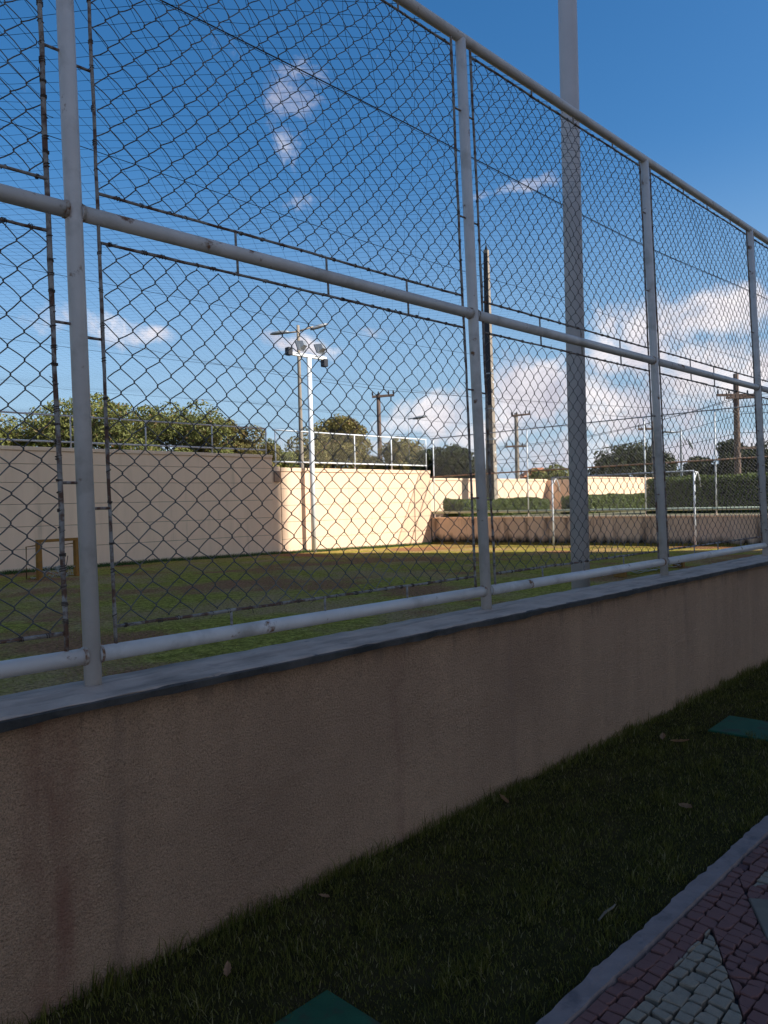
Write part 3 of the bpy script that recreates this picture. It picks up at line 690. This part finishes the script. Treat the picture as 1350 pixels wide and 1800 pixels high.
def util_pole(label, loc, h, r, arms, mt, rz, group='utility poles beyond the field'):
    t = thing('utility_pole', label, 'utility pole', loc, group, rz)
    tapered(t, h, r, r * .7, mt)
    for z, ln, off, tilt in arms:
        o = rbox((-ln / 2 + off, -.055, -.07), (ln / 2 + off, .055, .07), .01).build('cross_arm', M_wood, t, loc=(0, -.12, z)); o.rotation_euler = (0, tilt, 0)
        for k in (-.47, -.2, .25, .47):
            MB().tube([(0, 0, 0), (0, 0, .10), (0, 0, .16), (0, 0, .22)], [.03, .06, .045, .03], 8).build('insulator', M_dark, o, True, loc=(off + ln * k, 0, .07))
    return t
util_pole('dark timber utility pole with one crossarm above the dry tree', (32.1, 31.6, -.3), 8.3, .16, ((8.15, 1.3, .28, -.06),), M_wood, CAMR)
util_pole('pale utility pole with offset crossarm left of the big mast', (50.3, 34.5, .9), 7.5, .20, ((7.3, 1.5, .35, -.08), (4.9, 1.7, 0, 0)), M_concrete, CAMR)
util_pole('thick brown utility pole carrying many insulators near the right edge', (46.75, 16.65, .9), 7.75, .21, ((6.5, 2.4, 0, .02), (6.35, 1.7, .2, 0), (3.4, 1.2, .5, 0)), M_wood, CAMR)
util_pole('thin grey utility pole partly behind the third fence post', (48.1, 22.4, .9), 5.5, .13, ((5.1, 1.6, -.2, 0),), M_concrete, CAMR)
def wire(a, b, sag, label, r=.011):
    t = np.linspace(0, 1, 24)[:, None]; a = np.array(a, float); b = np.array(b, float)
    P = a + (b - a) * t; P[:, 2] -= sag * 4 * t[:, 0] * (1 - t[:, 0]); c = P[0].copy()
    o = MB().tubes((P - c)[None], r, 4).build('power_line', M_cable, None, True, loc=tuple(c)); tag(o, label, 'cable', 'power lines'); return o
wire((16.0, 49, 13.9), (32.3, 31.4, 8.25), .5, 'power line running from upper left down to the dark timber pole', .010)
wire((32.3, 31.4, 8.25), (60, 2, 5.6), .5, 'power line running right from the dark timber pole', .010)
for k, (z1, z2, y2) in enumerate(((5.9, 7.35, 16.0), (5.8, 7.2, 17.2), (4.9, 6.3, 16.4), (4.6, 5.2, 16.6))):
    wire((50.3, 34.5 - .3 * k, z1), (46.9, y2, z2), .45, ['highest', 'second highest', 'third highest', 'lowest'][k] + ' power line strung between the pale pole and thick brown pole', .014)
    wire((46.9, y2, z2), (44, -6, z2 + .4), .4, ['highest', 'second highest', 'third highest', 'lowest'][k] + ' power line leaving the thick brown pole to the right', .014)
    wire((50.3, 34.5 - .3 * k, z1), (40, 62, z1 + .8), .6, ['highest', 'second highest', 'third highest', 'lowest'][k] + ' power line leaving the pale pole to the left', .014)

# walls on the terrace
cw = course_wall('terrace_wall', 'white sunlit wall behind the first low hedge', 24.75, 33.95, 21.5, .95, 2.62, [], .10)
cw2 = thing('terrace_wall', 'cream wall stepping forward behind the thick round mast', 'wall', (34, 19.5, .93))
rbox((-.05, 0, -.2), (9.6, .2, 1.66), .01).build('wall_face', M_cream, cw2); rbox((-.08, -.03, 1.662), (9.63, .23, 1.74), .01).build('coping', M_cream, cw2)
rbox((-.05, .202, -.2), (.15, 2.0, 1.64), .01).build('return_wall', M_cream, cw2)
rbox((-.085, .55, .0), (-.052, .95, .62), .005).build('dark_hatch', M_dark, cw2)
hs_ = thing('far_house', 'small white house with an orange tiled roof beyond the white wall', 'house', (77.5, 49.6, .9), rz=CAMR)
MB().box((-1.2, 0, 0), (2.6, 5, 3.5)).build('wall', M_white, hs_)
MB().add([(-2.4, -.3, 3.4), (1.0, -.3, 3.4), (1.0, 5.3, 3.4), (-2.4, 5.3, 3.4), (-.9, 1, 4.5), (.3, 1, 4.5), (.3, 4, 4.5), (-.9, 4, 4.5)], [(0, 3, 2, 1), (4, 5, 6, 7), (0, 1, 5, 4), (1, 2, 6, 5), (2, 3, 7, 6), (3, 0, 4, 7)]).build('roof', M_roof, hs_)

# ------------------------------------------------------------------ vegetation
def leaves(centres, n, size, spread, seed, flat=.75):
    r = np.random.default_rng(seed); C = np.asarray(centres, float)
    k = r.integers(0, len(C), n); d = r.normal(0, 1, (n, 3)); d /= np.linalg.norm(d, axis=1, keepdims=True)
    rad = r.uniform(.45, 1.0, n) ** .6
    p = C[k, :3] + d * (C[k, 3] * rad * spread)[:, None] * np.array([1, 1, flat])
    a = d + r.normal(0, .7, (n, 3)); a /= np.linalg.norm(a, axis=1, keepdims=True)
    t = np.cross(a, r.normal(0, 1, (n, 3))); t /= np.linalg.norm(t, axis=1, keepdims=True); b = np.cross(a, t)
    s = (size * r.uniform(.55, 1.3, n))[:, None]
    v = np.stack([p - t * s, p - b * s * .42 + a * s * .12, p + t * s, p + b * s * .42 + a * s * .12], 1)
    return v.reshape(-1, 3), np.arange(n * 4).reshape(-1, 4)
def tree(label, loc, h, rx, rz_, n, leaf, mt, seed, base=1.0, clumps=26, group='trees beyond the walls', spread=1.0):
    r = np.random.default_rng(seed)
    t = thing('tree', label, 'tree', loc, group)
    hc = h - rz_
    tr = MB(); pts = np.array([(0, 0, 0), (.05 * rx, 0, base * .6), (-.03 * rx, .04 * rx, base * 1.2), (0, 0, hc)]); tr.tube(pts, [.16, .13, .11, .05], 8)
    tr.build('trunk', M_bark, t, True)
    C = []
    for k in range(clumps):
        a = r.uniform(0, 6.28); el = r.uniform(-.55, 1.45); q_ = r.uniform(.45, .92)
        c = np.array([math.cos(a) * math.cos(el) * rx * q_, math.sin(a) * math.cos(el) * rx * q_, hc + math.sin(el) * rz_ * q_])
        C.append((*c, rx * r.uniform(.20, .36)))
    lm = MB()
    for c in C[::2]:
        c = np.array(c[:3]); s0 = np.array([0, 0, base + (hc - base) * r.uniform(0, .8)])
        mid = (s0 + c) / 2 + r.normal(0, .12 * rx, 3); lm.tube([s0, mid, c], [.06, .04, .012], 6, False)
    lm.build('limbs', M_bark, t, True)
    v, q = leaves(C, n, leaf, spread, seed + 1); v[:, 2] = np.maximum(v[:, 2], base * .5)
    MB().add(v, q).build('crown', mt, t)
    return t
tree('leafy tree at the far left edge above the beige wall', (10.6, 30.2, -.3), 5.3, 2.6, 2.1, 19000, .078, M_lf1, 1, clumps=34)
tree('tall leafy tree right behind the leftmost fence post', (13.5, 28.8, -.3), 6.4, 2.7, 3.0, 28000, .078, M_lf1, 2, clumps=52)
tree('broad tree with the highest tip above the beige wall', (16.6, 27.7, -.3), 6.55, 2.6, 3.1, 28000, .078, M_lf1, 3, clumps=50)
tree('reddish tipped tree at the right end of the beige wall', (18.7, 26.9, -.3), 5.6, 1.9, 2.6, 18000, .075, M_lf2, 4, clumps=36)
tree('low sparse tree left of the floodlight mast', (21.2, 27.6, -.3), 4.75, 1.8, 1.9, 9500, .08, M_lf1, 5, clumps=22)
tree('dry olive tree behind the white railing', (27.9, 30.8, -.3), 6.7, 2.7, 3.0, 20000, .095, M_lf2, 6, clumps=44)
tree('low yellowish tree between the street lamp and the dry olive tree', (24.9, 29.6, -.3), 5.0, 2.1, 2.3, 12000, .09, M_lf2, 16, clumps=30)
tree('dry rounded tree right of the dark timber pole', (30.2, 28.2, -.3), 5.7, 2.3, 2.8, 18000, .09, M_lf2, 7, clumps=40)
tree('dense dark tree beside the concrete pole', (28.3, 23.6, -.3), 5.0, 2.0, 2.9, 26000, .08, M_lf3, 8, clumps=70, base=.6)
tree('dark spreading tree beyond the cream wall', (56.5, 28.0, .9), 4.6, 3.6, 2.4, 12000, .16, M_lf3, 9, clumps=46, base=.6)
tree('small dark tree left of the thick brown pole', (60.5, 24.4, .9), 3.7, 2.3, 1.9, 7000, .16, M_lf3, 10, clumps=28, base=.6)
tree('taller dark tree just left of the thick brown pole', (61.6, 22.6, .9), 4.8, 2.1, 2.5, 8000, .16, M_lf3, 12, clumps=32, base=.6)
tree('dark tree at the right edge behind the last post', (58.6, 18.6, .9), 4.1, 2.8, 2.1, 9000, .16, M_lf3, 13, clumps=34, base=.6)
tree('low green bush on the wall left of the orange roof', (40.5, 25.2, .9), 2.6, 1.9, 1.1, 4000, .12, M_lf1, 14, clumps=20)
def hedge(label, x0, x1, y0, y1, z0, z1, seed, dens=700, leaf=.055, round_=.0):
    r = np.random.default_rng(seed); t = thing('hedge', label, 'hedge', ((x0 + x1) / 2, (y0 + y1) / 2, z0), 'clipped hedges on the terrace')
    lx, ly, lz = (x1 - x0) / 2, (y1 - y0) / 2, z1 - z0
    MB().box((-lx + .10, -ly + .10, 0), (lx - .10, ly - .10, lz - .12)).build('woody_core', M_hcore, t)
    A = [(2 * lx * lz, 1), (2 * lx * lz, 2), (2 * ly * lz, 3), (2 * ly * lz, 4), (4 * lx * ly, 5)]
    pts = []
    for a, k in A:
        n = int(a * dens); u = r.uniform(-1, 1, n); w = r.uniform(0, 1, n); dpt = np.abs(r.normal(0, .06, n)) - .05
        if k == 1: p = np.c_[u * lx, -ly + dpt, w * lz]
        elif k == 2: p = np.c_[u * lx, ly - dpt, w * lz]
        elif k == 3: p = np.c_[-lx + dpt, u * ly, w * lz]
        elif k == 4: p = np.c_[lx - dpt, u * ly, w * lz]
        else: p = np.c_[u * lx, (w * 2 - 1) * ly, lz - dpt + .0 * u]
        pts.append(p)
    p = np.concatenate(pts); n = len(p)
    bumpz = .05 * np.sin(p[:, 0] * 2.1 + seed) * np.sin(p[:, 1] * 2.7) + .03 * np.sin(p[:, 0] * 6 + p[:, 1] * 5); p[:, 2] += bumpz * p[:, 2] / lz
    C = np.c_[p, np.full(n, .03)]
    rr = np.random.default_rng(seed + 5)
    a = rr.normal(0, 1, (n, 3)); a /= np.linalg.norm(a, axis=1, keepdims=True); b = np.cross(a, rr.normal(0, 1, (n, 3))); b /= np.linalg.norm(b, axis=1, keepdims=True)
    s = (leaf * rr.uniform(.6, 1.4, n))[:, None]
    v = np.stack([p - a * s, p - b * s * .45, p + a * s, p + b * s * .45], 1).reshape(-1, 3)
    MB().add(v, np.arange(4 * n).reshape(-1, 4)).build('foliage', M_hedge, t)
    return t
hedge('low sunlit hedge in front of the white terrace wall', 25.0, 31.6, 19.9, 20.9, .93, 1.60, 21, 900)
hedge('low hedge running in front of the cream wall', 29.4, 40.0, 16.9, 17.9, .93, 1.66, 22, 700)
hedge('tall dark hedge behind the goal at the right edge', 28.7, 30.1, 2.5, 13.7, .93, 2.24, 23, 800)

# ------------------------------------------------------------------ small goals
def mini_goal(label, loc, rz, lying=False):
    t = thing('small_goal', label, 'goal', loc, 'small ochre goals', rz)
    w, h, d = 1.0, .88, .45
    for s_ in (-w / 2, w / 2):
        rbox((s_ - .05, -.05, 0), (s_ + .05, .05, h), .008).build('post', M_ochre, t)
        MB().tube([(s_, .04, h - .06), (s_ - .02, d, h - .1), (s_ - .02, d + .02, .02), (s_, .04, .02)], .016, 6).build('side_frame', M_ochre, t, True)
    rbox((-w / 2 - .05, -.045, h + .002), (w / 2 + .05, .045, h + .07), .008).build('crossbar', M_ochre, t)
    MB().tube([(-w / 2, d, .03), (w / 2, d, .03)], .016, 6).build('ground_bar', M_ochre, t, True)
    r = np.random.default_rng(5 if lying else 6); mb = MB()
    for k in range(40):
        p0 = np.array([r.uniform(-w / 2, w / 2), r.uniform(.05, d), r.uniform(.02, .22)]); n = 12
        P = p0 + np.cumsum(r.normal(0, .035, (n, 3)), 0); P[:, 2] = np.clip(np.abs(P[:, 2]), .01, .28); P[:, 0] = np.clip(P[:, 0], -w / 2, w / 2); P[:, 1] = np.clip(P[:, 1], -.02, d)
        mb.tubes(P[None], .004, 3)
    mb.build('net_cords', mat('net_string', (.45, .43, .38), .8) if not lying else MATS['net_string'], t, kind='stuff')
    return t
mini_goal('small ochre goal standing near the shaded beige wall', (7.62, 18.3, -.01), .22)
t = thing('small_goal', 'small ochre goal tipped over behind the low wall cap', 'goal', (14.05, 7.3, 0), 'small ochre goals', -.02)
rbox((0, -.12, .0), (.09, .12, .20), .01).build('post', M_ochre, t)
rbox((.092, -.05, .10), (2.6, .05, .20), .01).build('crossbar', M_ochre, t)
rbox((2.602, -.12, .0), (2.69, .12, .20), .01).build('post', M_ochre, t)
rbox((.092, .55, .0), (2.6, .62, .06), .01).build('ground_bar', M_ochre, t)
mb = MB(); r = np.random.default_rng(9)
for k in range(60):
    x0 = r.uniform(.1, 2.5); n = 10; P = np.c_[x0 + np.cumsum(r.normal(.01, .05, n)), np.linspace(-.06, .5, n) + r.normal(0, .02, n), np.clip(.21 - np.linspace(0, .2, n) + r.normal(0, .02, n), .01, .24)]
    P[:, 0] = np.clip(P[:, 0], .05, 2.62)
    if k % 3 == 0: P = np.c_[np.linspace(x0, min(2.6, x0 + r.uniform(.3, .9)), n), np.full(n, -.062) + r.normal(0, .008, n), .10 + .09 * np.sin(np.linspace(0, 3, n) + r.uniform(0, 3)) * r.uniform(.3, 1)]
    mb.tubes(P[None], .006, 4)
mb.build('net_cords', MATS['net_string'], t, kind='stuff')

# ------------------------------------------------------------------ grass
def blades(P, h, wdt, lean, seed, seg=2):
    r = np.random.default_rng(seed); n = len(P); a = r.uniform(0, 6.283, n); b = r.uniform(0, 6.283, n)
    d = np.c_[np.cos(a), np.sin(a), np.zeros(n)] * (wdt / 2)[:, None]
    ln = np.c_[np.cos(b), np.sin(b), np.zeros(n)] * (h * lean * r.uniform(.2, 1.3, n))[:, None]
    up = np.c_[np.zeros((n, 2)), h]
    if seg == 1:
        v = np.stack([P - d, P + d, P + up + ln], 1); return v.reshape(-1, 3), None, np.arange(3 * n).reshape(-1, 3)
    mid = P + up * .6 + ln * .35
    v = np.stack([P - d, P + d, mid + d * .75, mid - d * .75, P + up * .95 + ln], 1)
    i = np.arange(n)[:, None] * 5
    return v.reshape(-1, 3), i + np.array([[0, 1, 2, 3]]), i + np.array([[3, 2, 4]])
n = 120000
P = np.c_[rng.uniform(.1, 9.0, n) ** 1.0, rng.uniform(1.27, 2.44, n), np.zeros(n)]
# denser close to the camera, none on the pavers
keep = rng.uniform(0, 1, n) < np.clip(1.25 - P[:, 0] / 9, .25, 1)
for cx_, cy_ in ((1.385, 1.655), (5.33, 1.84)):
    keep &= ~((np.maximum(np.abs(P[:, 0] - cx_), np.abs(P[:, 1] - cy_)) < .205 - .02 * rng.uniform(0, 1, n) ** 3))
P = P[keep]; n = len(P)
hh = rng.uniform(.012, .030, n) + .035 * np.clip((P[:, 1] - 2.33) / .1, 0, 1) * rng.uniform(0, 1, n)
hh *= .75 + .5 * np.clip(np.sin(P[:, 0] * 7.3 + 2 * np.sin(P[:, 1] * 6)) * np.sin(P[:, 1] * 9.1 + P[:, 0] * 3.1) + rng.normal(0, .3, n), -.6, 1.6)
cl = rng.integers(0, 70, 3000); ccx, ccy = rng.uniform(.3, 8, 70), rng.uniform(1.33, 2.4, 70)
Pc = np.c_[ccx[cl] + rng.normal(0, .022, 3000), ccy[cl] + rng.normal(0, .022, 3000), np.zeros(3000)]; P = np.concatenate([P, Pc]); hh = np.concatenate([hh, rng.uniform(.02, .06, 3000)]); n = len(P)
edge = (P[:, 1] < 1.30); hh[edge] *= .5
v, q, tt = blades(P, hh, rng.uniform(.0018, .0036, n), .8, 3)
o = MB().add(v, q, tt).build('lawn_grass', M_blade); o['kind'] = 'stuff'; o['label'] = 'short dark grass of the strip below the wall'; o['category'] = 'grass'
# taller tufts against the foot of the wall
n = 5200; cxs_ = rng.uniform(.3, 10, 190); kk = rng.integers(0, 190, n)
P = np.c_[cxs_[kk] + rng.normal(0, .05, n), np.clip(2.435 - np.abs(rng.normal(0, .03, n)), 2.3, 2.434), np.zeros(n)]
v, q, tt = blades(P, rng.uniform(.03, .10, n) * rng.uniform(.35, 1.25, 190)[kk], rng.uniform(.002, .0042, n), .45, 4); v[:, 1] = np.minimum(v[:, 1], 2.432)
o = MB().add(v, q, tt).build('wall_foot_grass', M_blade); o['kind'] = 'stuff'; o['label'] = 'taller grass blades along the foot of the stucco wall'; o['category'] = 'grass'
n = 150000
P = np.c_[rng.uniform(1, 24, n), 2.75 + 15 * rng.uniform(0, 1, n) ** 1.5, np.zeros(n)]
pn = np.sin(P[:, 0] * .9 + 1.5 * np.sin(P[:, 1] * .7)) * np.sin(P[:, 1] * 1.1 + P[:, 0] * .3) + rng.normal(0, .5, n)
P = P[pn > -.45]; n = len(P); P[:, 2] = zg(P[:, 0], P[:, 1])
v, q, tt = blades(P, rng.uniform(.012, .034, n), rng.uniform(.004, .009, n), 1.1, 5, 1)
n = 26000; P2 = np.c_[rng.uniform(-2, 24.4, n), 21.17 - np.abs(rng.normal(0, .22, n)), np.zeros(n)]; P2[:, 2] = zg(P2[:, 0], P2[:, 1])
v2, q2, t2 = blades(P2, rng.uniform(.03, .13, n), rng.uniform(.008, .016, n), .5, 6, 1)
n = 9000; P3 = np.c_[24.46 - np.abs(rng.normal(0, .15, n)), rng.uniform(3, 21, n), np.zeros(n)]; P3[:, 2] = zg(P3[:, 0], P3[:, 1])
v3, q3, t3 = blades(P3, rng.uniform(.03, .12, n), rng.uniform(.008, .016, n), .5, 7, 1)
o = MB().add(v, None, tt).add(v3, None, t3).build('field_grass', M_fblade); o['kind'] = 'stuff'; o['label'] = 'short worn grass of the playing field'; o['category'] = 'grass'
M_green = mat('wall_foot_green', (.055, .10, .022), .8, island=.4, col2=(.08, .13, .03), col3=(.14, .15, .05), transl=.25)
o = MB().add(v2, None, t2).build('wall_foot_grass', M_green); o['kind'] = 'stuff'; o['label'] = 'greener longer grass along the foot of the far walls'; o['category'] = 'grass'

# ------------------------------------------------------------------ pavers, fallen leaves, twig
for (px, py_), lb in (((1.385, 1.655), 'green painted paver corner at the bottom edge of the grass'), ((5.33, 1.84), 'green painted square paver at the right end of the grass strip')):
    o = rbox((-.215, -.215, -.03), (.215, .215, .013), .006).build('paver', M_teal, loc=(px, py_, 0)); o.rotation_euler = (0, 0, random.gauss(0, .03)); tag(o, lb, 'paver', 'green pavers in the grass')
def leaf_obj(loc, size, rz, label, curl=.35):
    nn = 9; mb = MB(); V = []
    wpr = [.04, .30, .55, .42, .62, .40, .45, .22, .02]
    for k in range(nn):
        x = (k / (nn - 1) - .5) * 2 * size; w = wpr[k] * size * .75; z = size * curl * (k / (nn - 1) - .5) ** 2 * 2
        V += [(x, -w, z + w * .5 + random.uniform(0, .004)), (x, 0, z), (x, w, z + w * .4 + random.uniform(0, .006))]
    q = []
    for k in range(nn - 1): q += [(k * 3, k * 3 + 1, k * 3 + 4, k * 3 + 3), (k * 3 + 1, k * 3 + 2, k * 3 + 5, k * 3 + 4)]
    mb.add(V, q); o = mb.build('fallen_leaf', M_leafbr, None, False, loc=loc); o.rotation_euler = (random.gauss(0, .25), random.gauss(0, .25), rz)
    tag(o, label, 'leaf', 'fallen leaves on the grass')
leaf_obj((4.73, 2.18, .022), .045, .4, 'curled dry leaf nearest the right paver, by the wall')
leaf_obj((4.71, 2.06, .022), .060, 2.4, 'larger brown leaf beside the curled leaf near the right paver')
leaf_obj((3.73, 1.61, .022), .045, 1.2, 'dry leaf alone in the middle of the grass strip')
leaf_obj((1.96, 2.30, .022), .024, 2.0, 'tiny pale leaf close to the wall foot at centre left')
leaf_obj((1.43, 2.18, .020), .032, .9, 'reddish dry leaf at the lower left of the grass')
leaf_obj((3.22, 2.34, .024), .040, 2.9, 'brown leaf touching the wall foot at centre')
o = MB().tube([(-.07, 0, .0), (-.02, .004, .006), (.03, -.002, .008), (.06, .003, .006)], [.004, .005, .0045, .003], 6).build('twig', M_slab, None, True, loc=(2.59, 1.42, .020)); tag(o, 'short pale twig in the grass near the kerb', 'twig')

# ------------------------------------------------------------------ apartment block behind the viewer (its shadow covers the near half of the place)
ab = thing('apartment_block', 'tall pale apartment block standing well behind the viewer and shading the lawn', 'building', (21.2, -22, 0))
HB = 42.5
MB().box((-14.4, -14, -.3), (14.4, 0, HB)).build('wall', M_facade, ab)
MB().box((-14.5, -14.1, HB), (14.5, .1, HB + .3)).build('roof', M_slab, ab)
wm = MB().box((-.8, 0, 0), (.8, .03, 1.3)).mesh('window', M_pane); fmx = MB().box((-.9, -.0, -.1), (.9, .05, -.002)).mesh('sill', M_slab)
for fl_ in range(13):
    for k in range(8):
        o = obj('window', wm, ab, (-11.6 + k * 3.3, .002, 1.2 + fl_ * 3.15)); obj('sill', fmx, o, (0, .002, 0))
